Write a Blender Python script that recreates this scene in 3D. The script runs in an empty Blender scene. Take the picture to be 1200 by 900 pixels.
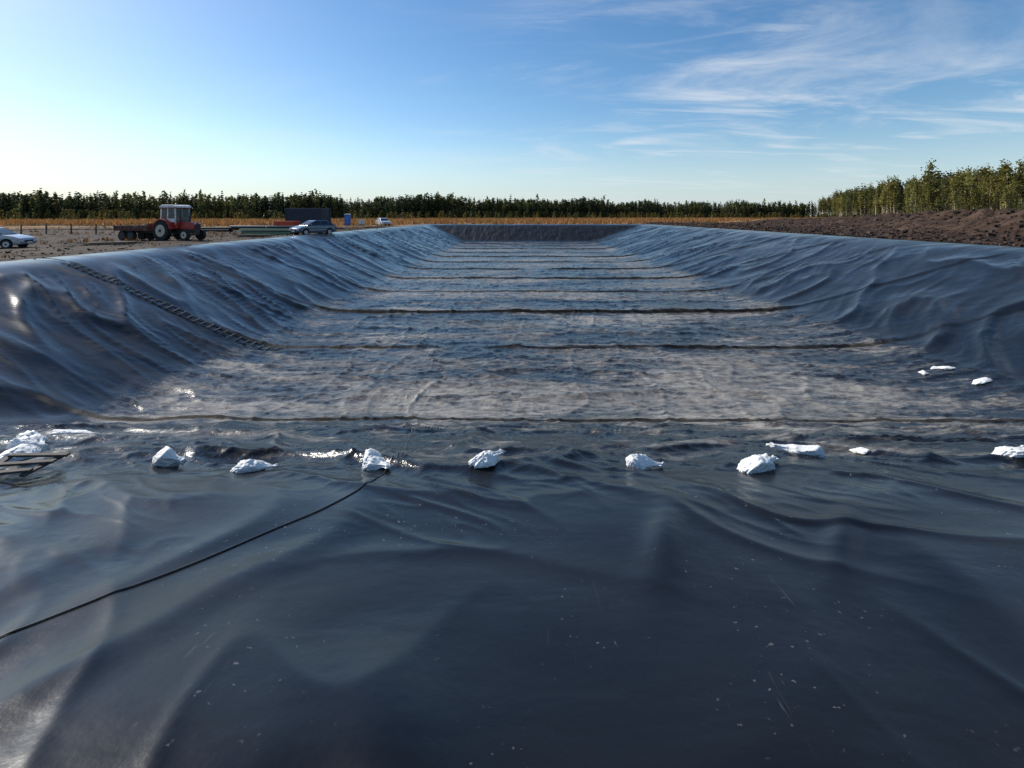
import bpy, math, random
import numpy as np
from mathutils import Vector, Matrix
random.seed(7); rng=np.random.default_rng(7)
S=bpy.context.scene
S.view_settings.view_transform='Standard'
try: S.view_settings.look='None'
except: pass
S.view_settings.exposure=0

# ------------------------------------------------------------ noise
def _h(xi,yi,seed):
    h=(xi*374761393+yi*668265263+seed*1442695041)&0xffffffff
    h=((h^(h>>13))*1274126177)&0xffffffff
    h=h^(h>>16)
    return h.astype(np.float64)/4294967296.0*2*np.pi
def pn(x,y,seed=0):
    x=np.asarray(x,float);y=np.asarray(y,float)
    x,y=np.broadcast_arrays(x,y)
    xf=np.floor(x);yf=np.floor(y);xi=xf.astype(np.int64);yi=yf.astype(np.int64)
    fx=x-xf;fy=y-yf
    u=fx*fx*fx*(fx*(fx*6-15)+10);v=fy*fy*fy*(fy*(fy*6-15)+10)
    def g(i,j):
        a=_h(xi+i,yi+j,seed); return np.cos(a)*(fx-i)+np.sin(a)*(fy-j)
    a=g(0,0)+(g(1,0)-g(0,0))*u; b=g(0,1)+(g(1,1)-g(0,1))*u
    return (a+(b-a)*v)*1.4
def fbm(x,y,o=3,seed=0):
    r=0;a=1
    for k in range(o):
        r=r+a*pn(x*2**k,y*2**k,seed+k*17);a*=.5
    return r
def ss(a,b,x):
    t=np.clip((x-a)/(b-a),0,1);return t*t*(3-2*t)
def ridge(n,e=.03,p=2):
    return np.clip(1-np.sqrt(n*n*4+e*e),0,1)**p

# ------------------------------------------------------------ basin shape
D=3.4
def parts(x,y):
    sL=D*(x+18.5+.35*pn(y*.12,3.3,5))/8.5
    sR=D*(26.7+.4*pn(y*.1,7.7,6)-x)/13.2
    g=.075*np.clip(y,0,None); st=.33+3.07*(y-4.4)/8.2
    m=np.maximum(g,st);k=6
    sN=m+np.log(np.exp(k*(g-m))+np.exp(k*(st-m)))/k
    sF=D*(108-y+.5*pn(x*.15,1.1,8))/11
    return sL,sR,sN,sF
def depth_of(x,y):
    a=parts(x,y);fl=np.full_like(a[0],D)
    al=np.stack([*a,fl]);m=al.min(0);k=6
    d=m-np.log(np.exp(-k*(al-m)).sum(0))/k
    k2=7
    return np.where(d>4/k2*3,d,np.log1p(np.exp(np.clip(k2*d,-60,60)))/k2)
SEAMS=[12.5,20.0,27.3,34.8,42.0,49.5,57,64.5,72,79.5,87,94]
def seam_y(i,x):
    return SEAMS[i]+.14*pn(x*.16,i*3.1+.5,31)+.02*pn(x*1.3,i*5.1,32)
def liner(x,y):
    x=np.asarray(x,float);y=np.asarray(y,float);x,y=np.broadcast_arrays(x,y)
    d=depth_of(x,y);sL,sR,sN,sF=parts(x,y)
    F=ss(2.9,3.3,d)
    sl=(1-F)*ss(.05,.5,d)
    mo=np.minimum(sN,sF)
    wL=sl*ss(-.3,.5,np.minimum(mo,sR)-sL)
    wR=sl*ss(-.3,.5,np.minimum(mo,sL)-sR)
    wN=(1-F)*ss(-.3,.5,np.minimum(sL,sR)-sN)*ss(3.6,5.2,y)
    wF=sl*ss(-.3,.3,np.minimum(sL,sR)-sF)*(y>60)
    T=(1-ss(3.3,5.0,y))
    z=-d+.05
    wx=fbm(x*.12,y*.12,2,40)
    mod=.30+.70*ss(-.2,.4,pn(x*.13,y*.13,44))
    u=y*.9+(x+14)*.42+wx*.9; v=x*.09-y*.03
    z=z+wL*(.15*(ridge(pn(u*.40,v,41),e=.05,p=5))+mod*(.10*ridge(pn(u*.9,v*1.4+9,42),e=.03,p=5)+.055*ridge(pn(u*1.9,v*2.2,43),p=4)+.020*ridge(pn(u*4.2,v*5,45),p=4))+.07*pn(u*.4,x*.25,46)-.05)
    u=y*.85-(x-20)*.7+wx*1.0; v=x*.08+y*.04
    z=z+wR*(.18*(ridge(pn(u*.28,v,51),e=.05,p=5))+mod*(.10*ridge(pn(u*.65,v*1.3+9,52),e=.03,p=5)+.045*ridge(pn(u*1.5,v*2.2,53),p=4)+.016*ridge(pn(u*3.8,v*5,54),p=4))+.08*pn(u*.35,x*.2,57)-.05)
    z=z+wF*(.12*pn(x*.9,y*.5,55)+.08*pn(x*2.2,y*1.5,56))
    w2=fbm(x*.3,y*.3,2,60)
    z=z+F*(.060*ridge(pn(x*.14+w2*.25,y*.55+w2*.25,61),p=6)+.040*ridge(pn(x*.35+w2*.4,y*1.3+w2*.4,62),p=6)
           +.026*ridge(pn(x*1.0+w2,y*2.9+w2,63),p=5)+.013*ridge(pn(x*2.6+w2,y*6+w2,66),p=4)+.050*ridge(pn(x*.5+w2*.35,y*.05,64),p=7)+.035*pn(x*.3,y*.35,65))
    z=z+wN*(.09*(ridge(pn(x*.35+w2*.4+y*.2,y*.6+w2*.6,71),p=4)-.2)+.08*pn(x*.6,y*.8,72)+.040*ridge(pn(x*.8+w2+y*.5,y*1.5+w2,73),p=5)+.016*ridge(pn(x*2.6,y*4+w2,74),p=4))
    w3=fbm(x*.5,y*.5,2,80)
    z=z+T*(.045*pn(x*.5+.3,y*.45,81)+.034*ridge(pn(x*.75-y*.30+w3*.3,y*.16+x*.1,82),e=.18,p=2)+.004*pn(x*1.9+w3,y*1.6,83))
    cm=ss(2.4,3.8,y)*(1-ss(5.0,6.5,y))
    cr=ss(-.25,.3,pn(x*.45,y*.6,89))
    z=z+cm*(.028*ridge(pn(x*.60+y*.65+w3*.35,y*.45-x*.12,86),e=.06,p=5)+cr*.016*ridge(pn(x*1.5+y*1.6+w3*.6,y*.8-x*.3,87),e=.04,p=5)+cr*.007*ridge(pn(x*3.2+y*3.6+w3,y*1.5-x*.6,90),e=.03,p=5))
    z=z+T*cr*.014*ridge(pn(x*1.2+y*.5+w3*.3,y*.35-x*.2,88),e=.05,p=7)
    # soft swelling at lower left (trapped air), irregular outline
    qx=x+1.55+.18*pn(y*1.4,2.2,93);qy=y-1.75
    z=z+.13*np.exp(-(qx/1.0)**2-(qy/.85)**2)*(1-.5*ss(.55,1.15,qx))+.05*np.exp(-((x+.45+.25*(y-1.8))/.22)**2-((y-1.85)/.5)**2)
    z=z+.045*np.exp(-(((x-.95-.35*(y-3.3))/.12)**2))*np.exp(-((y-3.25)/.45)**2)+.04*np.exp(-(((x-2.1-.7*(y-3.3))/.12)**2))*np.exp(-((y-3.3)/.42)**2)
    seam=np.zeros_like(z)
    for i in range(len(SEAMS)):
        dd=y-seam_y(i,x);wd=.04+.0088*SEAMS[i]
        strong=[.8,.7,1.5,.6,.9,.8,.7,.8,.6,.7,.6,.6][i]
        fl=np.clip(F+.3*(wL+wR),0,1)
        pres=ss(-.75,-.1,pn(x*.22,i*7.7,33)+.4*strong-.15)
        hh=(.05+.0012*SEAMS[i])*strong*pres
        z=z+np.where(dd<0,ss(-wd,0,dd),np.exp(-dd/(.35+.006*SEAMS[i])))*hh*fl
        seam=np.maximum(seam,ss(-1.5*wd,-.9*wd,dd)*(1-ss(-.1*wd,.15*wd,dd))*fl*pres*min(1,strong+.15))  # black weld plus shade of the fold's near face, painted as dark colour
    seam=np.maximum(seam,wF*.6)  # far slope reuses the mask for its own dark, rough surface
    dust=F*.70+wN*.56+T*.09+(wL+wR)*.05
    dust=dust+.42*F*np.clip(fbm(x*.10,y*.28,3,95),-1,1)+F*.32*np.exp(-((y-14.2)/1.6)**2)+wN*.4*np.clip(fbm(x*.5,y*.6,2,96),-1,1)
    return z,np.clip(dust,0,1),np.clip(seam,0,1)
def lz(x,y): return liner(np.array([float(x)]),np.array([float(y)]))[0][0]

# ------------------------------------------------------------ node helpers
def newmat(name):
    m=bpy.data.materials.new(name);m.use_nodes=True
    nt=m.node_tree;return m,nt,nt.nodes['Principled BSDF']
def N(nt,t,**k):
    n=nt.nodes.new(t)
    for a,b in k.items():
        if a in n.inputs: n.inputs[a].default_value=b
        else: setattr(n,a,b)
    return n
def noise(nt,scale,detail=4,rough=.55,vec=None,dist=0):
    n=N(nt,'ShaderNodeTexNoise');n.inputs['Scale'].default_value=scale;n.inputs['Detail'].default_value=detail
    n.inputs['Roughness'].default_value=rough;n.inputs['Distortion'].default_value=dist
    if vec: nt.links.new(vec,n.inputs['Vector'])
    return n.outputs[0]
def mapping(nt,vec,sc=(1,1,1),rot=(0,0,0),loc=(0,0,0)):
    n=N(nt,'ShaderNodeMapping');n.inputs['Scale'].default_value=sc;n.inputs['Rotation'].default_value=rot;n.inputs['Location'].default_value=loc
    nt.links.new(vec,n.inputs['Vector']);return n.outputs[0]
def mrange(nt,v,a,b,c=0,d=1,smooth=True):
    n=N(nt,'ShaderNodeMapRange');n.interpolation_type='SMOOTHSTEP' if smooth else 'LINEAR'
    for i,q in zip((1,2,3,4),(a,b,c,d)): n.inputs[i].default_value=q
    nt.links.new(v,n.inputs[0]);return n.outputs[0]
def math_(nt,op,a,b=None):
    n=N(nt,'ShaderNodeMath');n.operation=op
    for i,q in enumerate((a,b)):
        if q is None: continue
        if isinstance(q,(int,float)): n.inputs[i].default_value=q
        else: nt.links.new(q,n.inputs[i])
    return n.outputs[0]
def mixc(nt,f,a,b,mode='MIX'):
    n=N(nt,'ShaderNodeMix');n.data_type='RGBA';n.blend_type=mode
    for idx,q in ((0,f),(6,a),(7,b)):
        if isinstance(q,(int,float)): n.inputs[idx].default_value=q
        elif isinstance(q,tuple): n.inputs[idx].default_value=(*q,1) if len(q)==3 else q
        else: nt.links.new(q,n.inputs[idx])
    return n.outputs[2]
def bump(nt,h,strength,dist,normal=None):
    n=N(nt,'ShaderNodeBump');n.inputs['Strength'].default_value=strength;n.inputs['Distance'].default_value=dist
    nt.links.new(h,n.inputs['Height'])
    if normal: nt.links.new(normal,n.inputs['Normal'])
    return n.outputs[0]
def attr(nt,name):
    n=N(nt,'ShaderNodeAttribute');n.attribute_name=name;return n
def simple(name,col,rough=.6,metal=0,var=.15,scale=8,bmp=0.0,coat=0):
    m,nt,p=newmat(name)
    tc=N(nt,'ShaderNodeTexCoord').outputs['Object']
    n=noise(nt,scale,5,.6,tc)
    dark=tuple(c*(1-var*2) for c in col);lite=tuple(min(1,c*(1+var)) for c in col)
    nt.links.new(mixc(nt,mrange(nt,n,.3,.7),dark,lite),p.inputs['Base Color'])
    p.inputs['Roughness'].default_value=rough;p.inputs['Metallic'].default_value=metal
    p.inputs['Coat Weight'].default_value=coat
    if bmp: nt.links.new(bump(nt,n,bmp,.02),p.inputs['Normal'])
    return m

# ------------------------------------------------------------ mesh helpers
def npmesh(name,V,Fq,mat,smooth=True,attrs=None,colattr=None):
    me=bpy.data.meshes.new(name)
    V=np.ascontiguousarray(V,dtype=np.float32);Fq=np.ascontiguousarray(Fq,dtype=np.int32)
    me.vertices.add(len(V));me.vertices.foreach_set('co',V.ravel())
    nf=len(Fq);me.loops.add(nf*4);me.loops.foreach_set('vertex_index',Fq.ravel())
    me.polygons.add(nf);me.polygons.foreach_set('loop_start',np.arange(0,nf*4,4,dtype=np.int32))
    try: me.polygons.foreach_set('loop_total',np.full(nf,4,dtype=np.int32))
    except Exception: pass
    me.update(calc_edges=True)
    me.polygons.foreach_set('use_smooth',np.full(nf,smooth))
    for k,v in (attrs or {}).items():
        a=me.attributes.new(k,'FLOAT','POINT');a.data.foreach_set('value',np.ascontiguousarray(v,dtype=np.float32).ravel())
    if colattr is not None:
        a=me.attributes.new('tint','FLOAT_COLOR','POINT')
        c=np.ones((len(V),4),np.float32);c[:,:3]=colattr;a.data.foreach_set('color',c.ravel())
    me.materials.append(mat);me.update()
    o=bpy.data.objects.new(name,me);S.collection.objects.link(o);return o
def gridfaces(nr,nc):
    i=np.arange(nr-1)[:,None]*nc+np.arange(nc-1)[None,:]
    return np.stack([i,i+1,i+nc+1,i+nc],-1).reshape(-1,4)
def empty(name,loc=(0,0,0),rz=0,sc=1):
    e=bpy.data.objects.new(name,None);e.location=loc;e.rotation_euler=(0,0,rz);e.scale=(sc,)*3
    e.empty_display_size=.3;S.collection.objects.link(e);return e
def pyobj(name,verts,faces,mat,parent=None,bev=0,smooth=False,seg=2):
    me=bpy.data.meshes.new(name);me.from_pydata([tuple(v) for v in verts],[],faces);me.update()
    import bmesh
    bm=bmesh.new();bm.from_mesh(me);bmesh.ops.recalc_face_normals(bm,faces=bm.faces);bm.to_mesh(me);bm.free()
    me.materials.append(mat);o=bpy.data.objects.new(name,me);S.collection.objects.link(o)
    if parent: o.parent=parent
    if bev:
        b=o.modifiers.new('b','BEVEL');b.width=bev;b.segments=seg;b.limit_method='ANGLE';b.angle_limit=math.radians(35)
    if smooth:
        for p in me.polygons:p.use_smooth=True
    return o
def box(name,c,s,mat,parent=None,bev=0,rot=(0,0,0)):
    x,y,z=[q/2 for q in s]
    v=[(a*x,b*y,d*z) for a in(-1,1) for b in(-1,1) for d in(-1,1)]
    f=[(0,1,3,2),(4,6,7,5),(0,4,5,1),(2,3,7,6),(0,2,6,4),(1,5,7,3)]
    o=pyobj(name,v,f,mat,parent,bev);o.location=c;o.rotation_euler=rot;return o
def cyl(name,c,r,h,axis,mat,parent=None,n=24,bev=0,r2=None):
    r2=r if r2 is None else r2
    v=[];
    for k,rr in((-h/2,r),(h/2,r2)):
        for i in range(n):
            a=2*math.pi*i/n;p=(rr*math.cos(a),rr*math.sin(a),k)
            if axis=='y':p=(p[0],p[2],p[1])
            if axis=='x':p=(p[2],p[0],p[1])
            v.append(p)
    f=[tuple(range(n)),tuple(range(n,2*n))]+[(i,(i+1)%n,n+(i+1)%n,n+i) for i in range(n)]
    o=pyobj(name,v,f,mat,parent,bev);o.location=c;return o
def prism(name,prof,hw,mat,parent=None,bev=0,yoff=0):
    fn=hw if callable(hw) else (lambda z:hw)
    n=len(prof);v=[(x,yoff-fn(z),z) for x,z in prof]+[(x,yoff+fn(z),z) for x,z in prof]
    f=[tuple(range(n)),tuple(range(2*n-1,n-1,-1))]+[(i,(i+1)%n,n+(i+1)%n,n+i) for i in range(n)]
    return pyobj(name,v,f,mat,parent,bev)
def tube(name,pts,r,mat,parent=None,n=6):
    pts=[Vector(p) for p in pts];v=[];f=[]
    for i,p in enumerate(pts):
        t=(pts[min(i+1,len(pts)-1)]-pts[max(i-1,0)]).normalized()
        a=t.cross(Vector((0,0,1)));a=a.normalized() if a.length>1e-3 else Vector((1,0,0));b=t.cross(a)
        for k in range(n):
            an=2*math.pi*k/n;v.append(p+a*math.cos(an)*r+b*math.sin(an)*r)
    for i in range(len(pts)-1):
        for k in range(n):
            f.append((i*n+k,i*n+(k+1)%n,(i+1)*n+(k+1)%n,(i+1)*n+k))
    f+= [tuple(range(n)),tuple(range((len(pts)-1)*n,len(pts)*n))]
    return pyobj(name,v,f,mat,parent,smooth=True)

# ------------------------------------------------------------ liner
def liner_material():
    m,nt,p=newmat('black_geomembrane')
    pos=N(nt,'ShaderNodeNewGeometry').outputs['Position']
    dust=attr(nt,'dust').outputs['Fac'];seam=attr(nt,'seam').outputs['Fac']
    n1=noise(nt,.7,6,.62,mapping(nt,pos,(.4,1.1,1)),.8)
    n2=noise(nt,4,5,.68,mapping(nt,pos,(.6,1.2,1)),.4)
    n3=noise(nt,.25,3,.6,pos)
    mask=math_(nt,'ADD',math_(nt,'MULTIPLY',n1,.6),math_(nt,'MULTIPLY',n2,.4))
    thr=mrange(nt,dust,0,1,.70,.38,False)
    diff=math_(nt,'SUBTRACT',mask,thr)
    dm=mrange(nt,diff,-.05,.16)
    dm=math_(nt,'MULTIPLY',dm,mrange(nt,n3,.3,.7,.5,.95))
    sp=noise(nt,30,2,.5,pos);spk=mrange(nt,sp,.69,.75,0,.35)
    big=mrange(nt,noise(nt,1.1,1,.5,pos),.42,.62)
    spk=math_(nt,'MULTIPLY',spk,big)
    sc=noise(nt,7,2,.5,mapping(nt,pos,(7,.3,1),(0,0,.5)),1.5)
    scr=math_(nt,'MULTIPLY',mrange(nt,sc,.70,.76,0,.14),big)
    marks=math_(nt,'MAXIMUM',spk,scr)
    base=mixc(nt,mrange(nt,n3,.35,.65),(.006,.006,.007),(.012,.012,.013))
    dc=mixc(nt,mrange(nt,n2,.3,.7),(.13,.115,.098),(.40,.36,.305))
    c=mixc(nt,dm,base,dc)
    c=mixc(nt,marks,c,(.3,.28,.25))
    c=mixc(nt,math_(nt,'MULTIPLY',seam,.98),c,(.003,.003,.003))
    nt.links.new(c,p.inputs['Base Color'])
    r=math_(nt,'ADD',mrange(nt,n1,.35,.65,.17,.36),math_(nt,'MULTIPLY',dm,.14))
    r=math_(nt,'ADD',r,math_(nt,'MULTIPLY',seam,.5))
    nt.links.new(r,p.inputs['Roughness'])
    p.inputs['IOR'].default_value=1.45
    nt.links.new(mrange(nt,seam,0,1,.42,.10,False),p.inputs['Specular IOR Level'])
    b1=noise(nt,1.6,3,.45,mapping(nt,pos,(.6,1.2,1)),.5)
    b2=noise(nt,10,4,.6,pos)
    nn=bump(nt,b1,.30,.04)
    amt=N(nt,'ShaderNodeBump');amt.inputs['Distance'].default_value=.018
    nt.links.new(b2,amt.inputs['Height']);nt.links.new(nn,amt.inputs['Normal'])
    nt.links.new(mrange(nt,dust,.05,.6,.10,1.0),amt.inputs['Strength'])
    nt.links.new(amt.outputs[0],p.inputs['Normal'])
    return m
ys=list(np.arange(-3,1.2,.06));y=1.2
while y<109.3: ys.append(y);y+=max(.013,.0058*y)
ys=np.array(ys)
def half(L):
    r=[0];x=0
    while x<L: x+=max(.022,.0074*x);r.append(min(x,L))
    return r
xs=np.array([-q for q in half(19.8)][::-1]+half(28.1)[1:])
X,Y=np.meshgrid(xs,ys)
Z,DU,SE=liner(X,Y)
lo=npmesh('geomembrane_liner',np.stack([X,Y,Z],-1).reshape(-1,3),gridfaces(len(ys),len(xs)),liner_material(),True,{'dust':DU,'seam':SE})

# ------------------------------------------------------------ ground
def berm(x,y):
    t=np.clip(((y-46)/64),-.2,1.2)
    cx=47+14*t+3*pn(y*.05,2.2,101)
    hgt=(2.35-1.3*np.clip(t,0,1))*ss(14,30,y)*(1-ss(120,150,y))
    return hgt*np.exp(-((x-cx)/(4.5+3*t))**2)
def ground_z(x,y):
    d=depth_of(x,y)
    z=-d-.05-.45*ss(.25,.8,d)
    out=np.clip(1-ss(0,.2,d),0,1)
    z=z-.35*ss(25,31,-x)*(1-ss(34,44,y))*out
    R=ss(29,33,x)*(1-ss(130,170,y))*(1-ss(150,200,x))
    z=z+R*(.28*fbm(x*.35,y*.35,4,110)+.15*np.abs(pn(x*1.1,y*1.1,115)))+R*berm(x,y)*(1+.22*fbm(x*.5,y*.5,3,120))
    Lr=ss(21,24,-x)*(1-ss(110,160,y))
    z=z+Lr*.08*fbm(x*.4,y*.4,4,130)
    fr=ss(110.5,114,y)*(1-ss(300,400,y))
    z=z+fr*.18*fbm(x*.2,y*.2,3,140)
    return z
def axis(a,b,st,lim):
    r=list(np.arange(a,b,st));s=st;v=b
    while v<lim: r.append(v);s*=1.09;v+=s
    r.append(lim);s=st;v=a;l=[]
    while v>-lim: v-=s;l.append(v);s*=1.09
    return np.array(l[::-1]+r)
gx=axis(-60,85,.36,3500);gy=axis(-8,132,.36,3500)
GX,GY=np.meshgrid(gx,gy);GZ=ground_z(GX,GY)
peat=ss(28.3,31,GX+1.2*pn(GX*.3,GY*.3,150))*(1-ss(125,150,GY+.25*GX+6*pn(GX*.1,GY*.1,151)))*(1-ss(130,160,GX))
grassz=np.clip(ss(78,100,GY-.15*(GX+20)*(GX<-20)+8*pn(GX*.06,GY*.06,152))*(1-peat),0,1)
grassz=np.maximum(grassz,ss(62,75,-GX+6*pn(GX*.06,GY*.06,153)))
def ground_material():
    m,nt,p=newmat('ground_soil_and_field')
    pos=N(nt,'ShaderNodeNewGeometry').outputs['Position']
    pe=attr(nt,'peat').outputs['Fac'];gr=attr(nt,'grass').outputs['Fac']
    a=noise(nt,.35,6,.62,pos);b=noise(nt,3,6,.65,pos);c=noise(nt,.06,5,.6,mapping(nt,pos,(.5,1.6,1)))
    soil=mixc(nt,mrange(nt,a,.38,.62),(.028,.019,.014),(.085,.060,.044))
    soil=mixc(nt,math_(nt,'MULTIPLY',mrange(nt,b,.48,.72),.5),soil,(.17,.13,.098))
    pt=mixc(nt,mrange(nt,b,.35,.65),(.022,.013,.009),(.075,.045,.030))
    pt=mixc(nt,math_(nt,'MULTIPLY',mrange(nt,a,.5,.68),.6),pt,(.13,.085,.058))
    fg=mixc(nt,mrange(nt,c,.35,.65),(.19,.085,.032),(.32,.20,.085))
    fg=mixc(nt,mrange(nt,a,.5,.7),fg,(.13,.12,.045))
    col=mixc(nt,gr,soil,fg);col=mixc(nt,pe,col,pt)
    nt.links.new(col,p.inputs['Base Color']);p.inputs['Roughness'].default_value=.95;p.inputs['Specular IOR Level'].default_value=.15
    nt.links.new(bump(nt,b,.8,.12),p.inputs['Normal'])
    return m
npmesh('ground',np.stack([GX,GY,GZ],-1).reshape(-1,3),gridfaces(len(gy),len(gx)),ground_material(),True,{'peat':peat,'grass':grassz})
def gz(x,y): return float(ground_z(np.array([float(x)]),np.array([float(y)]))[0])

# ------------------------------------------------------------ vegetation
def foliage_material(name,transl=.35):
    m,nt,p=newmat(name)
    col=attr(nt,'tint').outputs['Color']
    nt.links.new(col,p.inputs['Base Color']);p.inputs['Roughness'].default_value=.8;p.inputs['Specular IOR Level'].default_value=.2
    if transl:
        t=N(nt,'ShaderNodeBsdfTranslucent');nt.links.new(col,t.inputs['Color'])
        mx=N(nt,'ShaderNodeMixShader');mx.inputs[0].default_value=transl
        nt.links.new(p.outputs[0],mx.inputs[1]);nt.links.new(t.outputs[0],mx.inputs[2])
        nt.links.new(mx.outputs[0],nt.nodes['Material Output'].inputs['Surface'])
    return m
def quads_at(C,size,r,flat=0):
    n=len(C);a=r.normal(size=(n,3));a/=np.linalg.norm(a,axis=1)[:,None]
    b=r.normal(size=(n,3));b-= (b*a).sum(1)[:,None]*a;b/=np.linalg.norm(b,axis=1)[:,None]
    if flat: a[:,2]*=flat;b[:,2]*=flat
    s=(size*r.uniform(.6,1.3,n))[:,None]
    a=a*s;b=b*s*.7
    return np.stack([C-a,C-b*.9,C+a,C+b],1).reshape(-1,3)
def trunk(p0,p1,r0,r1,n=5):
    p0=np.array(p0,float);p1=np.array(p1,float);t=p1-p0;t/=np.linalg.norm(t)
    a=np.cross(t,[.3,.9,.1]);a/=np.linalg.norm(a);b=np.cross(t,a)
    an=np.arange(n)*2*np.pi/n
    r_=np.outer(np.cos(an),a)+np.outer(np.sin(an),b)
    V=np.concatenate([p0+r_*r0,p1+r_*r1])
    F=[(i,(i+1)%n,n+(i+1)%n,n+i) for i in range(n)]
    return V,np.array(F)
def assemble(parts_):
    Vs=[];Fs=[];Cs=[];o=0
    for V,F,C in parts_:
        Vs.append(V);Fs.append(F+o);Cs.append(np.broadcast_to(C,(len(V),3)));o+=len(V)
    return np.concatenate(Vs),np.concatenate(Fs),np.concatenate(Cs)
def qf(n): return np.arange(n*4).reshape(-1,4)
def birch(r,nl,sz,H=12,thick=1.0,b0=(.38,.58),barkc=(.60,.55,.45),leaf=(.175,.165,.045)):
    P=[];lean=r.normal(0,.25,2)
    top=np.array([lean[0],lean[1],H*.96]);mid=top*.5+np.array([r.normal(0,.12),0,0])
    bark=np.array(barkc)
    V,F=trunk((0,0,-.3),mid,.14*thick,.11*thick);P.append((V,F,bark));V,F=trunk(mid,top,.11*thick,.04);P.append((V,F,bark*.85))
    nc=int(r.integers(12,20));base=r.uniform(*b0)*H
    for k in range(nc):
        t=(k+.5)/nc;z=base+(H-base)*t
        w=(.15+np.sin(np.pi*min(1,t*.85+.12)))*H*.070*r.uniform(.4,1.3)
        a=r.uniform(0,6.28);c=np.array([math.cos(a)*w,math.sin(a)*w,z])+top*[t,t,0]
        o=np.array([top[0]*z/H,top[1]*z/H,z-w*1.2])
        V,F=trunk(o,c,.035,.012,3);P.append((V,F,bark*.5))
        n=max(3,nl//nc)
        C=c+r.normal(size=(n,3))*[w*.4+.12,w*.4+.12,.35+.035*H]
        q=quads_at(C,sz,r)
        br=r.uniform(.6,1.35)
        base_c=np.array(leaf)*br
        cc=np.repeat(base_c*r.uniform(.7,1.3,(n,1)),4,0)
        P.append((q,qf(n),cc))
    return assemble(P)
def spruce(r,nl,sz,H=13):
    P=[];V,F=trunk((0,0,-.3),(0,0,H),.16,.02);P.append((V,F,np.array([.09,.06,.04])))
    n=nl;t=r.uniform(0,1,n)**.75;t=np.floor(t*14+r.uniform(0,.55,n))/14.0
    t=np.clip(t,0,1);z=H*(.05+.95*t);w=(1-t)*H*.15*(.75+.35*np.sin(t*60))+.1
    a=r.uniform(0,6.28,n);rr=w*np.sqrt(r.uniform(.1,1,n))
    C=np.stack([np.cos(a)*rr,np.sin(a)*rr,z-rr*.35],1)
    q=quads_at(C,sz,r,.5)
    cc=np.repeat(np.array([.045,.062,.030])*r.uniform(.6,1.5,(n,1)),4,0)
    P.append((q,qf(n),cc));return assemble(P)
def pine(r,nl,sz,H=13):
    P=[];V,F=trunk((0,0,-.3),(0,0,H*.5),.17,.12);P.append((V,F,np.array([.18,.11,.075])))
    V,F=trunk((0,0,H*.5),(r.normal(0,.2),0,H*.97),.12,.03);P.append((V,F,np.array([.30,.15,.07])))
    nc=14
    for k in range(nc):
        t=k/nc;z=H*(.30+.68*t);w=H*.11*(1-t*.75)*r.uniform(.5,1.2);a=r.uniform(0,6.28)
        c=np.array([math.cos(a)*w,math.sin(a)*w,z+.2]);V,F=trunk((0,0,z-.3),c,.05,.02,3);P.append((V,F,np.array([.15,.09,.06])))
        n=max(3,nl//nc);C=c+r.normal(size=(n,3))*[w*.45+.2,w*.45+.2,.4]
        q=quads_at(C,sz,r,.7);cc=np.repeat(np.array([.068,.082,.036])*r.uniform(.6,1.5)*r.uniform(.75,1.25,(n,1)),4,0)
        P.append((q,qf(n),cc))
    return assemble(P)
def scatter(name,temps,pts,mat):
    Vs=[];Fs=[];Cs=[];off=0
    for ti,(V,F,C) in enumerate(temps):
        p=pts[pts[:,4]==ti]
        if not len(p): continue
        c,s=np.cos(p[:,3]),np.sin(p[:,3]);sc=p[:,2]
        x=(V[None,:,0]*c[:,None]-V[None,:,1]*s[:,None])*sc[:,None]+p[:,0,None]
        y=(V[None,:,0]*s[:,None]+V[None,:,1]*c[:,None])*sc[:,None]+p[:,1,None]
        z=V[None,:,2]*sc[:,None]-.1
        n=len(p);Vs.append(np.stack([x,y,z],-1).reshape(-1,3))
        f=F[None]+(np.arange(n)*len(V))[:,None,None]+off;Fs.append(f.reshape(-1,4));off+=n*len(V)
        tint=np.stack([p[:,5]*1.0,p[:,5]*.5+.5*p[:,6],p[:,6]],-1)
        Cs.append((C[None]*tint[:,None,:]).reshape(-1,3))
    return npmesh(name,np.concatenate(Vs),np.concatenate(Fs),mat,False,colattr=np.concatenate(Cs))
def along(path,step,rows,rowgap,hfun,r,probs,inward,tall=.06):
    out=[]
    for (a,b) in zip(path[:-1],path[1:]):
        a=np.array(a,float);b=np.array(b,float);L=np.linalg.norm(b-a);d=(b-a)/L;nrm=np.array([-d[1],d[0]])*inward
        for k in range(int(L/step)):
            for j in range(rows):
                p=a+d*(k+r.uniform(-.6,.6))*step+nrm*(j*rowgap+r.uniform(-2,2)+6*pn(np.array([(a[0]+k*step)*.05]),np.array([a[1]*.1]),200)[0])
                H=hfun(p)*(.66+.34*r.uniform()**.8)*(1+.34*pn(np.array([p[0]*.035]),np.array([p[1]*.035]),201)[0])
                if r.uniform()<tall: H*=1.18
                if j==0: H*=r.uniform(.35,1)
                pr=np.array(probs)
                q=pn(np.array([p[0]*.03]),np.array([p[1]*.03]),205)[0]
                wts=np.ones(len(pr));wts[:len(pr)//2]*=math.exp(2.8*q);pr=pr*wts;pr/=pr.sum()
                ti=r.choice(len(pr),p=pr)
                br=r.uniform(.65,1.35)
                out.append((p[0],p[1],H/12.0,r.uniform(0,6.28),ti,br*r.uniform(.85,1.2),br))
    return np.array(out)
r=np.random.default_rng(3)
fm=foliage_material('tree_foliage')
fb=dict(thick=1.0,b0=(.12,.35),barkc=(.32,.29,.23),leaf=(.135,.135,.042))
far_t=[birch(r,120,.60,**fb),birch(r,120,.60,**fb),birch(r,100,.60,**fb),spruce(r,160,.6,12),spruce(r,140,.6,12),pine(r,130,.6,12),pine(r,130,.6,12)]
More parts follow.
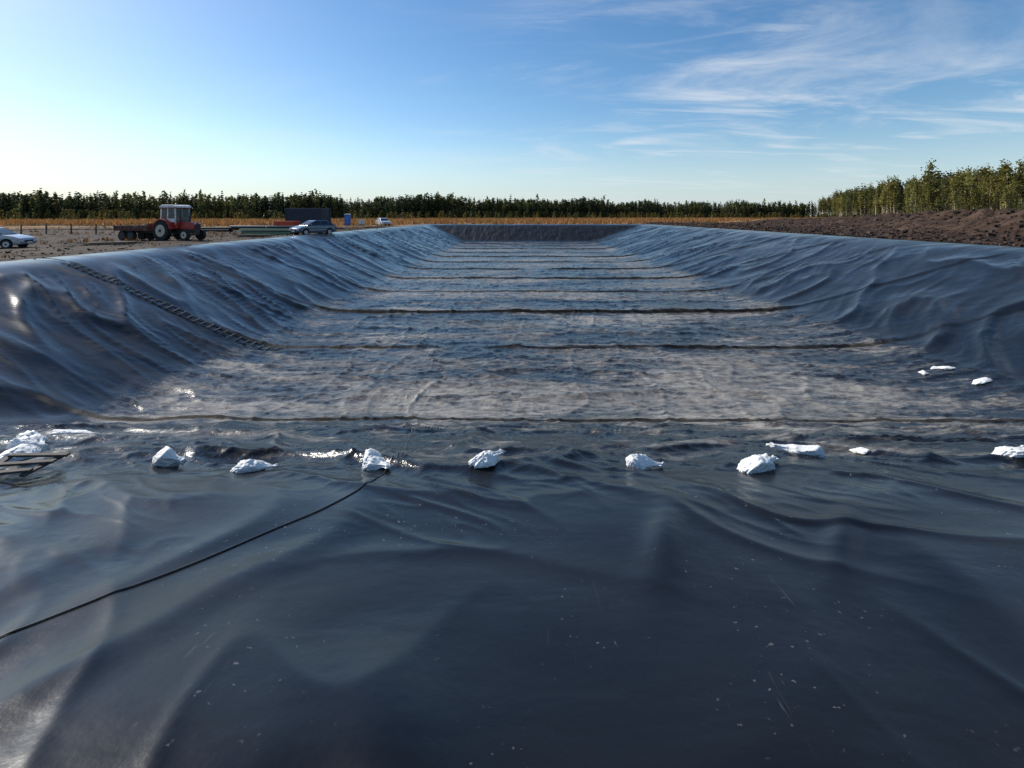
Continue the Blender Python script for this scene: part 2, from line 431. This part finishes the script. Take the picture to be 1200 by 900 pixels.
near_t=[birch(r,300,.30),birch(r,300,.30),birch(r,250,.30),birch(r,330,.30),spruce(r,360,.38,12),pine(r,300,.36,12)]
pathL=[(-430,40),(-330,170),(-205,200),(-120,240),(-20,310),(100,380),(235,400)]
ptsL=along(pathL,1.5,8,3.0,lambda p:11.4 if p[1]<230 else 12.6,r,[.14,.10,.10,.20,.16,.15,.15],1,.04)
scatter('distant_forest',far_t,ptsL,fm)
pathR=[(228,385),(168,235),(132,150),(116,108),(108,60)]
ptsR=along(pathR,1.7,7,3.0,lambda p:16.0,r,[.24,.22,.2,.16,.07,.11],1)
scatter('birch_and_pine_woodland',near_t,ptsR,fm)
def sapl(r):
    P=[];V,F=trunk((0,0,-.1),(0,0,11),.2,.05,4);P.append((V,F,np.array([.2,.17,.12])))
    n=90;C=np.stack([r.normal(0,1.6,n),r.normal(0,1.6,n),r.uniform(.5,12,n)],1);C[:,:2]*=(1.25-C[:,2:3]/12)
    P.append((quads_at(C,1.3,r),qf(n),np.repeat(np.array([.16,.14,.045])*r.uniform(.6,1.3,(n,1)),4,0)));return assemble(P)
st=[sapl(r) for _ in range(4)]
sp=[]
for k in range(1900):
    x=r.uniform(-300,215);yb=np.interp(x,[-330,-205,-120,-20,100,235],[170,200,240,310,380,400])
    y_=yb-abs(r.normal(0,1))*(24 if k%3==0 else 4)-1
    if y_<125: continue
    sp.append((x,y_,r.uniform(1.2,4.6)/12,r.uniform(0,6.28),r.integers(0,4),r.uniform(.5,1.3),r.uniform(.6,1.2)))
for k in range(300):
    t=r.uniform();x=np.interp(t,[0,.5,.8,1],[228,150,116,106]);y_=np.interp(t,[0,.5,.8,1],[385,190,108,60])
    o=abs(r.normal(0,3))+1;sp.append((x-o,y_-o*.3,r.uniform(1.2,3.5)/12,r.uniform(0,6.28),r.integers(0,4),r.uniform(.7,1.3),r.uniform(.8,1.2)))
scatter('sapling_shrubs',st,np.array(sp),fm)
def tuft(r):
    P=[]
    for k in range(7):
        a=r.uniform(0,6.28);w=.10;h=r.uniform(.5,1);l=r.normal(0,.25,2);d=np.array([math.cos(a),math.sin(a),0])*w
        o=np.array([r.normal(0,.2),r.normal(0,.2),0]);t=o+np.array([l[0],l[1],h])
        V=np.array([o-d,o+d,t+d*.2,t-d*.2]);P.append((V,np.array([[0,1,2,3]]),np.array([.36,.19,.07])*r.uniform(.6,1.3)))
    return assemble(P)
tt=[tuft(r) for _ in range(5)]
n=26000
gxp=r.uniform(-230,230,n);gyp=95+r.uniform(0,1,n)**1.3*230
keep=~((gxp>-24)&(gxp<33)&(gyp<111))&(np.abs(gxp)<gyp*1.15+5)&~((gxp>28)&(gyp+.25*gxp<140)&(gxp<130))
keep&=pn(gxp*.05,gyp*.05,210)>-.35
gxp=gxp[keep];gyp=gyp[keep];n=len(gxp);b_=r.uniform(.7,1.3,n)
g=np.stack([gxp,gyp,r.uniform(.5,1.3,n),r.uniform(0,6.28,n),r.integers(0,5,n),b_*r.uniform(.9,1.2,n),b_],1)
scatter('dry_grass',tt,g,foliage_material('dry_grass_blades',.25))
n=3600;gxp=r.uniform(-75,-22,n);gyp=r.uniform(18,95,n);keep=pn(gxp*.12,gyp*.12,220)>.08
gxp=gxp[keep];gyp=gyp[keep];n=len(gxp);b_=r.uniform(.35,.8,n)
g=np.stack([gxp,gyp,r.uniform(.12,.4,n),r.uniform(0,6.28,n),r.integers(0,5,n),b_,b_],1)
scatter('yard_weeds',tt,g,bpy.data.materials['dry_grass_blades'])

def clod(r):
    V=np.array([[x_,y_,z_] for x_ in(-1,1) for y_ in(-1,1) for z_ in(-1,1)],float)*.5+r.normal(0,.16,(8,3))
    F=np.array([(0,1,3,2),(4,6,7,5),(0,4,5,1),(2,3,7,6),(0,2,6,4),(1,5,7,3)])
    return V,F,np.array([.052,.034,.025])*r.uniform(.6,1.8)+np.zeros((8,3))
ct=[clod(r) for _ in range(6)]
def clods(name,cx,cy,smin,smax):
    Vs=[];Fs=[];Cs=[];off=0;zz=ground_z(cx,cy)
    for i in range(len(cx)):
        V,F,C=ct[i%6];s=r.uniform(smin,smax)*(1.6 if r.uniform()<.08 else 1);a=r.uniform(0,6.28);c_,s_=math.cos(a),math.sin(a)
        W=V*s;Vs.append(np.stack([W[:,0]*c_-W[:,1]*s_+cx[i],W[:,0]*s_+W[:,1]*c_+cy[i],W[:,2]*.7+zz[i]+.02],1));Fs.append(F+off);off+=8;Cs.append(C)
    npmesh(name,np.concatenate(Vs),np.concatenate(Fs),bpy.data.materials.get('peat_clod_soil') or foliage_material('peat_clod_soil',0),False,colattr=np.concatenate(Cs))
n=6000;clods('peat_clods',29+abs(r.normal(0,1,n))*14,r.uniform(18,130,n),.06,.3)
n=1500;clods('yard_soil_clods',-20.5-abs(r.normal(0,1,n))*14,r.uniform(16,95,n),.03,.11)

# ------------------------------------------------------------ sandbags
def bag_mat():
    m,nt,p=newmat('white_woven_bag')
    tc=N(nt,'ShaderNodeTexCoord').outputs['Object']
    n_=noise(nt,16,4,.6,tc,.6);w=noise(nt,5,4,.6,tc)
    nt.links.new(mixc(nt,mrange(nt,w,.50,.75),(.80,.79,.76),(.48,.45,.40)),p.inputs['Base Color'])
    p.inputs['Roughness'].default_value=.6
    nt.links.new(bump(nt,n_,.7,.02),p.inputs['Normal']);return m
bm_=bag_mat()
def sandbag(x,y,L,W,H,rz,seed,tail=True,name='sandbag'):
    nu,nv=84,64
    rr=np.random.default_rng(seed)
    u=np.linspace(0,2*np.pi,nu,endpoint=False);v=np.linspace(.0,np.pi,nv)
    U,Vv=np.meshgrid(u,v)
    dx=np.cos(Vv);dy=np.cos(U)*np.sin(Vv);dz=np.sin(U)*np.sin(Vv)
    P=rr.normal(size=(14,3));P/=np.linalg.norm(P,axis=1)[:,None];h=rr.uniform(.55,1.0,14)
    dot=P[:,0,None,None]*dx+P[:,1,None,None]*dy+P[:,2,None,None]*dz
    rad=np.where(dot>.15,h[:,None,None]/np.maximum(dot,.15),9.)
    k=18.;R=-np.log(np.exp(-k*np.minimum(rad,1.3)).sum(0))/k
    R=np.clip(R,.3,1.25)
    R=R*(1+.10*ridge(pn(dx*2+seed,dy*3+dz*2,seed+9),p=3)+.09*ridge(pn(dx*4+seed,dy*4-dz*4,seed+10),p=3)+.05*pn(dx*3,dy*3+dz*3+seed,seed+2))
    px=dx*R;py=dy*R;pz=dz*R
    if tail:
        t=ss(.2,1.0,dx);px=px+1.0*t*dx
        nk=1-.62*ss(.50,.80,dx)*(1-.85*ss(.90,.97,dx));py=py*nk*(1+.35*np.sin(U*5+seed)*ss(.6,.9,dx));pz=pz*nk*(1+.4*np.sin(U*4+seed)*ss(.6,.9,dx))+.22*t
        px=px-.35
    px=px*L/2*.92;py=py*W/2*1.2;pz=pz*H/2*1.2
    pz=np.where(pz<-H*.22,-H*.22+(pz+H*.22)*.12,pz)+H*.22
    V=np.stack([px,py,pz],-1).reshape(-1,3)
    F=[]
    for i in range(nv-1):
        for j in range(nu): F.append((i*nu+j,i*nu+(j+1)%nu,(i+1)*nu+(j+1)%nu,(i+1)*nu+j))
    o=npmesh(name,V,np.array(F),bm_,True);e=.15
    nx=(lz(x-e,y)-lz(x+e,y))/(2*e);ny=(lz(x,y-e)-lz(x,y+e))/(2*e)
    q=Vector((0,0,1)).rotation_difference(Vector((nx,ny,1)))
    o.rotation_mode='QUATERNION';o.rotation_quaternion=q@Matrix.Rotation(rz,4,'Z').to_quaternion()
    o.location=(x,y,lz(x,y)-.015);return o
def XP(px,Y_): return (px-607)/600*Y_
for i,(px,Y_,L,W,H,rz) in enumerate([
  (40,6.0,.42,.28,.20,-.6),(88,7.6,.62,.22,.09,.1),(30,5.0,.30,.24,.2,1.9),(22,4.75,.40,.26,.13,-.2),
  (195,4.75,.26,.20,.20,-.3),(297,4.5,.30,.18,.11,0.1),(440,4.55,.25,.2,.16,-.6),(573,4.5,.27,.2,.16,.8),
  (753,4.6,.27,.19,.14,.2),(892,4.55,.32,.22,.15,.5),(935,5.0,.36,.24,.15,2.9),(1187,4.8,.36,.22,.12,.4)]):
    sandbag(XP(px,Y_),Y_,L,W,H,rz,11+i*7)
for i,(px,Y_,L) in enumerate([(1082,16.6,.5),(1096,16.9,.45),(1108,16.7,.55),(1148,15.4,.7),(1010,5.2,.26)]):
    sandbag(XP(px,Y_),Y_,L,L*.5,L*.16,random.uniform(0,3),90+i*5,False,'plastic_scrap')

# ------------------------------------------------------------ weld seam, boards, ladder, rope
seam_m=simple('weld_seam_plastic',(.008,.008,.009),.5)
def ribbon(name,pts,w,mat,lift=.004,n=160,hump=.012):
    pts=np.array(pts,float);s=np.concatenate([[0],np.cumsum(np.linalg.norm(np.diff(pts,axis=0),axis=1))])
    t=np.linspace(0,s[-1],n);x=np.interp(t,s,pts[:,0]);y=np.interp(t,s,pts[:,1])
    k=np.ones(31)/31;xp=np.pad(x,15,'reflect',reflect_type='odd');yp=np.pad(y,15,'reflect',reflect_type='odd')
    x=np.convolve(xp,k,'valid');y=np.convolve(yp,k,'valid')
    x=x+.004*pn(t*2.3,0.5,301)+.01*pn(t*.7,0.5,302)
    dx=np.gradient(x);dy=np.gradient(y);L=np.hypot(dx,dy);nx=-dy/L;ny=dx/L
    V=[]
    for o,hh in((-w,0),(-w*.4,hump),(w*.4,hump),(w,0)):
        xx=x+nx*o;yy=y+ny*o;V.append(np.stack([xx,yy,liner(xx,yy)[0]+lift+hh],-1))
    V=np.stack(V,1).reshape(-1,3)
    return npmesh(name,V,gridfaces(n,4),mat,True)
ribbon('weld_seam',[(-2.9,1.6),(-2.31,2.28),(-1.92,2.83),(-1.57,3.4),(-1.16,3.95),(-1.1,4.7),(-1.3,6),(-1.85,9),(-2.4,12.4)],.007,seam_m,.003,400,.005)
wood_dark=simple('weathered_board',(.07,.055,.045),.8,bmp=.4,scale=20)
pl=empty('wooden_pallet_boards',(-4.2,4.30,lz(-4.2,4.30)+.02),.1)
for k,(bx,by,bl,rz_) in enumerate([(0,0,.55,.05),(.05,.15,.5,-.08),(-.05,-.16,.52,.12)]):
    box('board_%d'%(k+1),(bx,by,.035),(bl,.05,.02),wood_dark,pl,.004,(0,0,rz_))
box('cross_board_1',(-.18,0,.012),(.05,.42,.02),wood_dark,pl,.004,(0,0,.2))
box('cross_board_2',(.2,.02,.012),(.05,.40,.02),wood_dark,pl,.004,(0,0,-.15))
lad=empty('rope_ladder',(0,0,0))
lm=simple('ladder_rope_dark',(.03,.03,.03),.85);rg=simple('ladder_rung_wood',(.13,.12,.105),.7)
tt_=np.linspace(0,1,70)
lx=-18.2+tt_*9.2;ly=20.6-1.1*tt_+.08*np.sin(tt_*5)
for side,nm in((-.2,'rail_left'),(.2,'rail_right')):
    zz=liner(lx,ly+side)[0]+.03
    tube(nm,list(zip(lx,ly+side,zz)),.014,lm,lad)
for k in range(30):
    x_=-17.9+k*.30;t=(x_+18.2)/9.2;y_=20.6-1.1*t+.08*math.sin(t*5)
    za,zb=lz(x_,y_-.2)+.035,lz(x_,y_+.2)+.035
    tube('rung_%d'%(k+1),[(x_,y_-.22,za),(x_,y_,max((za+zb)/2,lz(x_,y_)+.025)),(x_,y_+.22,zb)],.020,rg,lad)
rl=np.linspace(0,1,20)
rx=-18.2-6*rl;ry=20.6+.6*rl
tube('anchor_rope',[(a,b,max(lz(a,b) if a>-19.7 else -9,gz(a,b))+.05) for a,b in zip(rx,ry)],.014,lm,lad)

# ------------------------------------------------------------ vehicles
glass=simple('dark_glass',(.02,.025,.03),.08,var=.05);rubber=simple('tyre_rubber',(.018,.018,.018),.85)
rim=simple('wheel_rim',(.5,.5,.52),.35,.8);chrome=simple('lamp_lens',(.7,.7,.68),.15);redl=simple('tail_lamp',(.45,.02,.02),.25)
blackp=simple('black_plastic',(.02,.02,.022),.55)
def wheel(nm,c,r_,w,par,rm=rim):
    cyl(nm+'_tyre',c,r_,w,'y',rubber,par,28,.03)
    s=1 if c[1]>0 else -1
    cyl(nm+'_rim',(c[0],c[1]+s*(w/2-.005),c[2]),r_*.62,.03,'y',rm,par,20,.006)
    cyl(nm+'_hub',(c[0],c[1]+s*(w/2+.012),c[2]),r_*.18,.03,'y',blackp,par,12)
def car(name,loc,rz,paint,wagon=False):
    e=empty(name,loc,rz)
    prof=[(-2.12,.42),(-2.16,.7),(-2.1,.93),(-1.5,.98),(.95,.97),(1.6,.86),(2.02,.72),(2.14,.5),(2.1,.3)]
    def arch(cx): return [(cx+.37*math.cos(a),.30+.37*math.sin(a)) for a in np.linspace(0,math.pi,9)]
    prof+= [(1.72,.24)]+arch(1.33)+[(.9,.22),(-.9,.22)]+arch(-1.3)+[(-1.75,.26),(-2.05,.3)]
    prism('body',prof,lambda z:.86-.10*max(0,z-.7)-.08*max(0,.4-z),paint,e,.045)
    rear=[(-2.0,.95),(-1.85,1.38)] if wagon else [(-1.95,.95),(-1.35,1.38)]
    gh=rear+[(-1.0,1.46),(.05,1.46),(.35,1.38),(1.1,.95)]
    hw=lambda z:.80-.36*(z-.95)
    prism('cabin',gh,hw,paint,e,.04)
    def sidewin(nm,pts):
        for s in(-1,1): pyobj(nm+('_l' if s>0 else '_r'),[(x,s*(hw(z)+.004),z) for x,z in pts],[tuple(range(len(pts)))],glass,e)
    sidewin('front_window',[(-.35,1.0),(.88,1.0),(.30,1.34),(.05,1.40),(-.35,1.40)])
    sidewin('rear_window_side',[(-1.2,1.0),(-.43,1.0),(-.43,1.40),(-1.0,1.40),(-1.15,1.36)])
    sidewin('quarter_window',[(-1.72,1.02),(-1.28,1.0),(-1.24,1.33),(-1.32 if not wagon else -1.7,1.31)])
    def slant(nm,a,b,off):
        (x0,z0),(x1,z1)=a,b
        v=[(x0+off[0],-hw(z0)+.08,z0+off[1]),(x0+off[0],hw(z0)-.08,z0+off[1]),(x1+off[0],hw(z1)-.08,z1+off[1]),(x1+off[0],-hw(z1)+.08,z1+off[1])]
        pyobj(nm,v,[(0,1,2,3)],glass,e)
    slant('windscreen',(1.04,.985),(.38,1.363),(.012,.018))
    slant('rear_screen',(rear[0][0]+.02,1.0),(rear[1][0]-.01,1.35),(-.016,.012))
    for i,(x,y) in enumerate([(1.33,.76),(1.33,-.76),(-1.3,.76),(-1.3,-.76)]): wheel('wheel_%d'%(i+1),(x,y,.31),.31,.2,e)
    for s in(-1,1):
        box('headlamp',(2.02,s*.62,.66),(.16,.34,.13),chrome,e,.03);box('tail_lamp',(-2.12,s*.68,.82),(.08,.2,.22),redl,e,.02)
        box('mirror',(.78,s*.92,1.02),(.14,.16,.12),paint,e,.03)
        box('sill',(0,s*.82,.24),(1.8,.06,.08),blackp,e,.01)
        for dx in(-.4,.45): box('door_handle',(dx-.25,s*.852,.84),(.16,.02,.03),blackp,e)
    box('grille',(2.13,0,.52),(.05,.8,.16),blackp,e,.01);box('number_plate',(2.165,0,.42),(.02,.5,.11),chrome,e)
    box('rear_plate',(-2.17,0,.62),(.02,.5,.11),chrome,e)
    return e
pw=simple('silver_paint',(.36,.38,.41),.3,.4,.03,coat=.6);pb=simple('blue_grey_paint',(.055,.085,.13),.25,.3,.03,coat=.8);pl2=simple('pale_paint',(.55,.57,.6),.3,.2,.03,coat=.6)
car('parked_car',(-35.6,34.6,gz(-34,34.3)),math.radians(14),pw,True)
car('parked_car.001',(-20.6,51.5,gz(-24.4,51.5)+.02),math.radians(-125),pb)
car('parked_car.002',(-25.0,95,gz(-25,95)+.02),math.radians(-60),pl2)
red=simple('red_tractor_paint',(.42,.035,.022),.45,0,.2,3);white=simple('white_cab_paint',(.78,.77,.73),.5);steel=simple('dark_steel',(.08,.075,.07),.6,.5)
rust=simple('rusty_red_steel',(.16,.055,.04),.75,.1,.3,4);yel=simple('cream_rim',(.6,.5,.35),.5)
tr=empty('tractor',(-25.9,39.2,gz(-25.7,39.2)-.02),math.radians(-16),1.0)
prism('hood',[(.35,.85),(.35,1.42),(1.55,1.36),(1.72,1.22),(1.74,.8)],.33,red,tr,.04)
box('grille',(1.755,0,1.05),(.03,.46,.4),blackp,tr,.01)
box('chassis',(.5,0,.7),(2.5,.4,.28),steel,tr,.03)
box('front_axle',(1.3,0,.45),(.16,1.25,.14),steel,tr,.02);box('rear_axle',(-.75,0,.72),(.22,1.2,.22),steel,tr,.02)
for s in(-1,1):
    wheel('rear_wheel',(-.75,s*.78,.74),.74,.40,tr,yel);wheel('front_wheel',(1.3,s*.68,.42),.42,.24,tr,yel)
    for k in range(22):
        a=2*math.pi*k/22;box('tread_lug',(-.75+.745*math.cos(a),s*.78,.74+.745*math.sin(a)),(.05,.40,.07),rubber,tr,0,(0,-a,0))
    pts=[(-.75+.88*math.cos(a),.74+.88*math.sin(a)) for a in np.linspace(.15,2.7,10)]+[(-.75+.82*math.cos(a),.74+.82*math.sin(a)) for a in np.linspace(2.7,.15,10)]
    prism('fender',pts,.2,red,tr,0,s*.74)
    box('headlamp',(1.74,s*.2,1.25),(.04,.14,.12),chrome,tr,.01)
    box('step',(.15,s*.6,.55),(.4,.25,.05),steel,tr,.01)
cabx0,cabx1=-1.15,.33
box('cab_floor',(-.4,0,1.14),(1.5,1.1,.5),red,tr,.03)
gm,gnt,gp=newmat('tinted_cab_glass');gp.inputs['Base Color'].default_value=(.05,.06,.06,1);gp.inputs['Roughness'].default_value=.05;gp.inputs['Alpha'].default_value=.6
for s in(-1,1):
    for x0,x1 in((cabx0,cabx0+.08),(cabx1,cabx1-.1),(-.45,-.45)):
        tube('cab_post',[(x0,s*.62,1.2),(x1,s*.58,2.5)],.05,white,tr)
    pyobj('side_glass',[(cabx0+.05,s*.6,1.42),(cabx1-.04,s*.6,1.42),(cabx1-.1,s*.575,2.45),(cabx0+.1,s*.575,2.45)],[(0,1,2,3)],gm,tr)
    box('door_panel',(-.05,s*.615,1.52),(.72,.03,.28),white,tr,.01)
pyobj('front_glass',[(cabx1,-.57,1.42),(cabx1,.57,1.42),(cabx1-.08,.54,2.45),(cabx1-.08,-.54,2.45)],[(0,1,2,3)],gm,tr)
pyobj('rear_glass',[(cabx0,-.57,1.42),(cabx0,.57,1.42),(cabx0+.08,.54,2.45),(cabx0+.08,-.54,2.45)],[(0,1,2,3)],gm,tr)
box('driver_seat',(-.55,0,1.5),(.45,.45,.14),blackp,tr,.04);box('seat_back',(-.78,0,1.78),(.12,.45,.55),blackp,tr,.04)
tube('steering_column',[(.15,0,1.4),(-.05,0,1.85)],.03,blackp,tr);cyl('steering_wheel',(-.05,0,1.86),.19,.03,'z',blackp,tr,20)
prism('cab_roof',[(-1.25,2.48),(-1.2,2.62),(-1.0,2.7),(.1,2.7),(.38,2.62),(.42,2.48)],.68,white,tr,.04)
box('roof_stripe',(-.4,0,2.47),(1.6,1.3,.06),red,tr,.01)
cyl('exhaust',(.75,.22,1.85),.04,.95,'z',steel,tr,12);cyl('muffler',(.75,.22,1.65),.075,.4,'z',steel,tr,14)
tube('drawbar_hitch',[(-.9,0,.5),(-1.75,0,.5)],.05,steel,tr)
ca,sa=math.cos(math.radians(-16)),math.sin(math.radians(-16))
tl=empty('flatbed_trailer',(-25.9-3.75*ca,39.2-3.75*sa,gz(-29.2,40.2)),math.radians(-14))
box('bed',(0,0,.82),(3.3,1.9,.10),rust,tl,.01);box('frame',(0,0,.68),(3.1,.7,.16),steel,tl,.01)
for s in(-1,1):
    box('side_board',(0,s*.95,1.0),(3.3,.05,.32),rust,tl,.008)
    for x in(-1.6,-.8,0,.8,1.6): box('stake',(x,s*.985,.98),(.07,.04,.42),steel,tl)
    wheel('wheel_a',(-.95,s*.78,.38),.38,.26,tl,steel);wheel('wheel_b',(-.1,s*.78,.38),.38,.26,tl,steel)
box('headboard',(1.62,0,1.1),(.05,1.9,.5),rust,tl,.008)
tube('drawbar',[(1.5,0,.66),(2.1,0,.52)],.06,steel,tl)
for k in range(5): box('load_plank_%d'%(k+1),(-.1+.1*k,-.6+.3*k,.92+.02*(k%2)),(2.6,.2,.05),wood_dark,tl,.005,(0,0,.04*(k-2)))
navy=simple('navy_container_paint',(.022,.03,.055),.5,.1);orr=simple('orange_red_skip_paint',(.62,.07,.022),.5)
co=empty('shipping_container',(-29.9,73,gz(-29.9,73)),math.radians(-8))
box('shell',(0,0,1.52),(5.4,2.4,2.8),navy,co,.03)
for k in range(26):
    for s in(-1,1): box('corrugation',(-2.5+k*.2,s*1.212,1.52),(.09,.03,2.5),navy,co,.008)
for x in(-2.7,2.7):
    for s in(-1,1): box('corner_post',(x,s*1.2,1.52),(.14,.14,2.86),navy,co,.01)
for k in(-.9,-.3,.3,.9): tube('door_lock_bar',[(2.74,k,.3),(2.74,k,2.7)],.02,steel,co)
box('base_rail',(0,0,.1),(5.3,2.3,.14),steel,co)
sk=empty('waste_skip',(-30.0,66.5,gz(-30.3,67)),math.radians(-5))
prism('tub',[(-1.1,.15),(-1.35,1.15),(1.35,1.15),(1.1,.15)],.8,orr,sk,.02)
box('rim',(0,0,1.17),(2.8,1.7,.08),orr,sk,.01)
for x in(-.8,0,.8):
    box('rib',(x,-.82,.65),(.08,.05,.95),orr,sk)
box('skid',(0,0,.08),(2.0,1.2,.12),steel,sk)
bl=simple('blue_plastic',(.03,.12,.42),.45)
tb=empty('portable_toilet',(-32.6,98,gz(-32.6,98)),.2)
box('cabin',(0,0,1.08),(1.1,1.1,2.0),bl,tb,.03);prism('roof',[(-.58,2.08),(-.3,2.28),(.3,2.28),(.58,2.08)],.58,white,tb,.02)
box('door',(0,-.565,1.05),(.75,.03,1.75),simple('door_blue',(.05,.18,.5),.4),tb,.01);box('skid',(0,0,.05),(1.15,1.15,.08),steel,tb)
wt=empty('water_tank',(-29.6,97,gz(-29.6,97)),.1)
box('tank',(0,0,.65),(1.0,1.0,.95),white,wt,.08)
for s in(-.5,0,.5):
    box('cage_post',(s,-.53,.65),(.025,.025,1.1),steel,wt)
for z in(.3,.7,1.1): box('cage_bar',(0,0,z),(1.06,1.06,.025),steel,wt)
box('pallet',(0,0,.08),(1.1,1.1,.14),wood_dark,wt)
green=simple('green_pipe_plastic',(.04,.16,.07),.45);blackpipe=simple('black_pipe',(.015,.015,.016),.4)
def pipes(name,x,y,rz,L,mats,n,r_):
    e=empty(name,(x,y,gz(x,y)),rz)
    for k in range(n):
        row=0 if k<n*.6 else 1;j=k if row==0 else k-int(n*.6)
        cyl('pipe_%d'%(k+1),(random.uniform(-.2,.2),(j+.5*row)*r_*2.05,r_+row*r_*1.75),r_,L,'x',mats[k%len(mats)],e,14)
pipes('pipe_stack',-24.8,50.5,.15,4.5,[green,blackpipe,blackpipe],7,.11)
pipes('pipe_stack.001',-29,58,-.1,6,[green,blackpipe],6,.12)
pipes('pipe_stack.002',-37,60,.05,6,[blackpipe],6,.13)
tim=simple('sawn_timber',(.22,.16,.10),.75,bmp=.3)
for q,(x,y,rz) in enumerate([(-22.5,44,.3),(-31,46,-.2),(-24.5,70,.1),(-36,52,.2),(-27,34,.6),(-22.5,80,.4)]):
    e=empty('timber_pile',(x,y,gz(x,y)),rz)
    for k in range(9): box('plank_%d'%(k+1),(random.uniform(-.3,.3),(k%3)*.24+random.uniform(-.05,.05),.05+.07*(k//3)),(random.uniform(2,3.2),.16,.05),tim if k%2 else wood_dark,e,.004,(0,0,random.uniform(-.1,.1)))
for q,(x,y,rz,L) in enumerate([(-27.0,62,.1,6.5),(-34,66,-.1,6.5)]):
    e=empty('liner_roll',(x,y,gz(x,y)),rz)
    cyl('roll',(0,0,.32),.32,L,'x',blackpipe,e,28,.02);cyl('core',(0,0,.32),.09,L+.15,'x',tim,e,12)
    box('loose_end',(0,-.38,.02),(L,.5,.02),blackpipe,e,.005)
fe=empty('wooden_rail_fence',(0,0,0))
fx=np.linspace(-52,-33,9)
for k,x in enumerate(fx):
    y=51+.06*(x+52);cyl('post_%d'%(k+1),(x,y,gz(x,y)+.5),.06,1.1,'z',wood_dark,fe,8)
tube('rail_top',[(x,51+.06*(x+52)-.07,gz(x,51)+.9+.03*math.sin(x)) for x in fx],.045,tim,fe)
tube('rail_low',[(x,51+.06*(x+52)-.07,gz(x,51)+.5) for x in fx],.04,wood_dark,fe)
for x,y in[(-9.5,112),(-13.5,111.5),(3.6,113),(30,84),(-19.8,72)]:
    e=empty('survey_stake',(x,y,gz(x,y)));box('stake',(0,0,.6),(.06,.06,1.3),tim,e);box('tip',(0,0,1.28),(.075,.075,.14),orr,e)

# ------------------------------------------------------------ sky & sun
az=math.radians(-58);el=math.radians(34)
W=bpy.data.worlds.new('World');S.world=W;W.use_nodes=True;nt=W.node_tree
sky=N(nt,'ShaderNodeTexSky');sky.sky_type='NISHITA';sky.sun_disc=False;sky.sun_elevation=el;sky.sun_rotation=az%(2*math.pi)
sky.air_density=1.0;sky.dust_density=.4;sky.ozone_density=2.2
hs=N(nt,'ShaderNodeHueSaturation');hs.inputs['Saturation'].default_value=1.25;hs.inputs['Value'].default_value=1.0
nt.links.new(sky.outputs[0],hs.inputs['Color'])
g=N(nt,'ShaderNodeTexCoord').outputs['Generated']
sx=N(nt,'ShaderNodeSeparateXYZ');nt.links.new(g,sx.inputs[0])
zc=math_(nt,'ADD',math_(nt,'MAXIMUM',sx.outputs[2],0.0),.10)
cx_=math_(nt,'DIVIDE',sx.outputs[0],zc);cy_=math_(nt,'DIVIDE',sx.outputs[1],zc)
cb=N(nt,'ShaderNodeCombineXYZ');nt.links.new(cx_,cb.inputs[0]);nt.links.new(cy_,cb.inputs[1])
v=mapping(nt,cb.outputs[0],(.6,1.2,1),(0,0,.75),(3.1,.7,0))
c1=noise(nt,.9,9,.64,v,1.3);c2=noise(nt,.35,2,.5,cb.outputs[0])
c3=noise(nt,1.6,7,.62,mapping(nt,cb.outputs[0],(.5,1.5,1),(0,0,.45),(7.7,2.1,0)),.9)
right=mrange(nt,cx_,-1.4,1.4,.30,1.0)
m1=math_(nt,'MULTIPLY',mrange(nt,c1,.46,.78),mrange(nt,c2,.38,.58))
m2=math_(nt,'MULTIPLY',mrange(nt,c3,.50,.76,0,.8),mrange(nt,cx_,-.4,1.6,0,1))
m1=math_(nt,'MAXIMUM',m1,m2)
m1=math_(nt,'MULTIPLY',m1,right)
m1=math_(nt,'MULTIPLY',m1,mrange(nt,sx.outputs[2],.0,.08,.25,.80))
haze=mrange(nt,sx.outputs[2],0.0,.16,.65,0.0)
base=mixc(nt,haze,hs.outputs[0],(4.1,5.1,6.1))
col=mixc(nt,m1,base,(6.0,6.3,6.7))
bg=nt.nodes['Background'];nt.links.new(col,bg.inputs['Color']);bg.inputs['Strength'].default_value=.132
sd=bpy.data.lights.new('sun','SUN');sd.energy=5.0;sd.angle=math.radians(.5);sd.color=(1,.95,.87)
so=bpy.data.objects.new('sun',sd);S.collection.objects.link(so)
sv=Vector((math.sin(az)*math.cos(el),math.cos(az)*math.cos(el),math.sin(el)))
so.rotation_euler=sv.to_track_quat('Z','Y').to_euler();so.location=sv*50+Vector((0,0,10))
cd=bpy.data.cameras.new('camera');cam=bpy.data.objects.new('camera',cd);S.collection.objects.link(cam);S.camera=cam
cam.location=(0,0,1.8);cam.rotation_euler=(math.radians(90),0,0)
cd.sensor_width=36;cd.lens=18;cd.shift_x=-7/1200;cd.shift_y=-197/1200;cd.clip_end=9000;cd.clip_start=.05
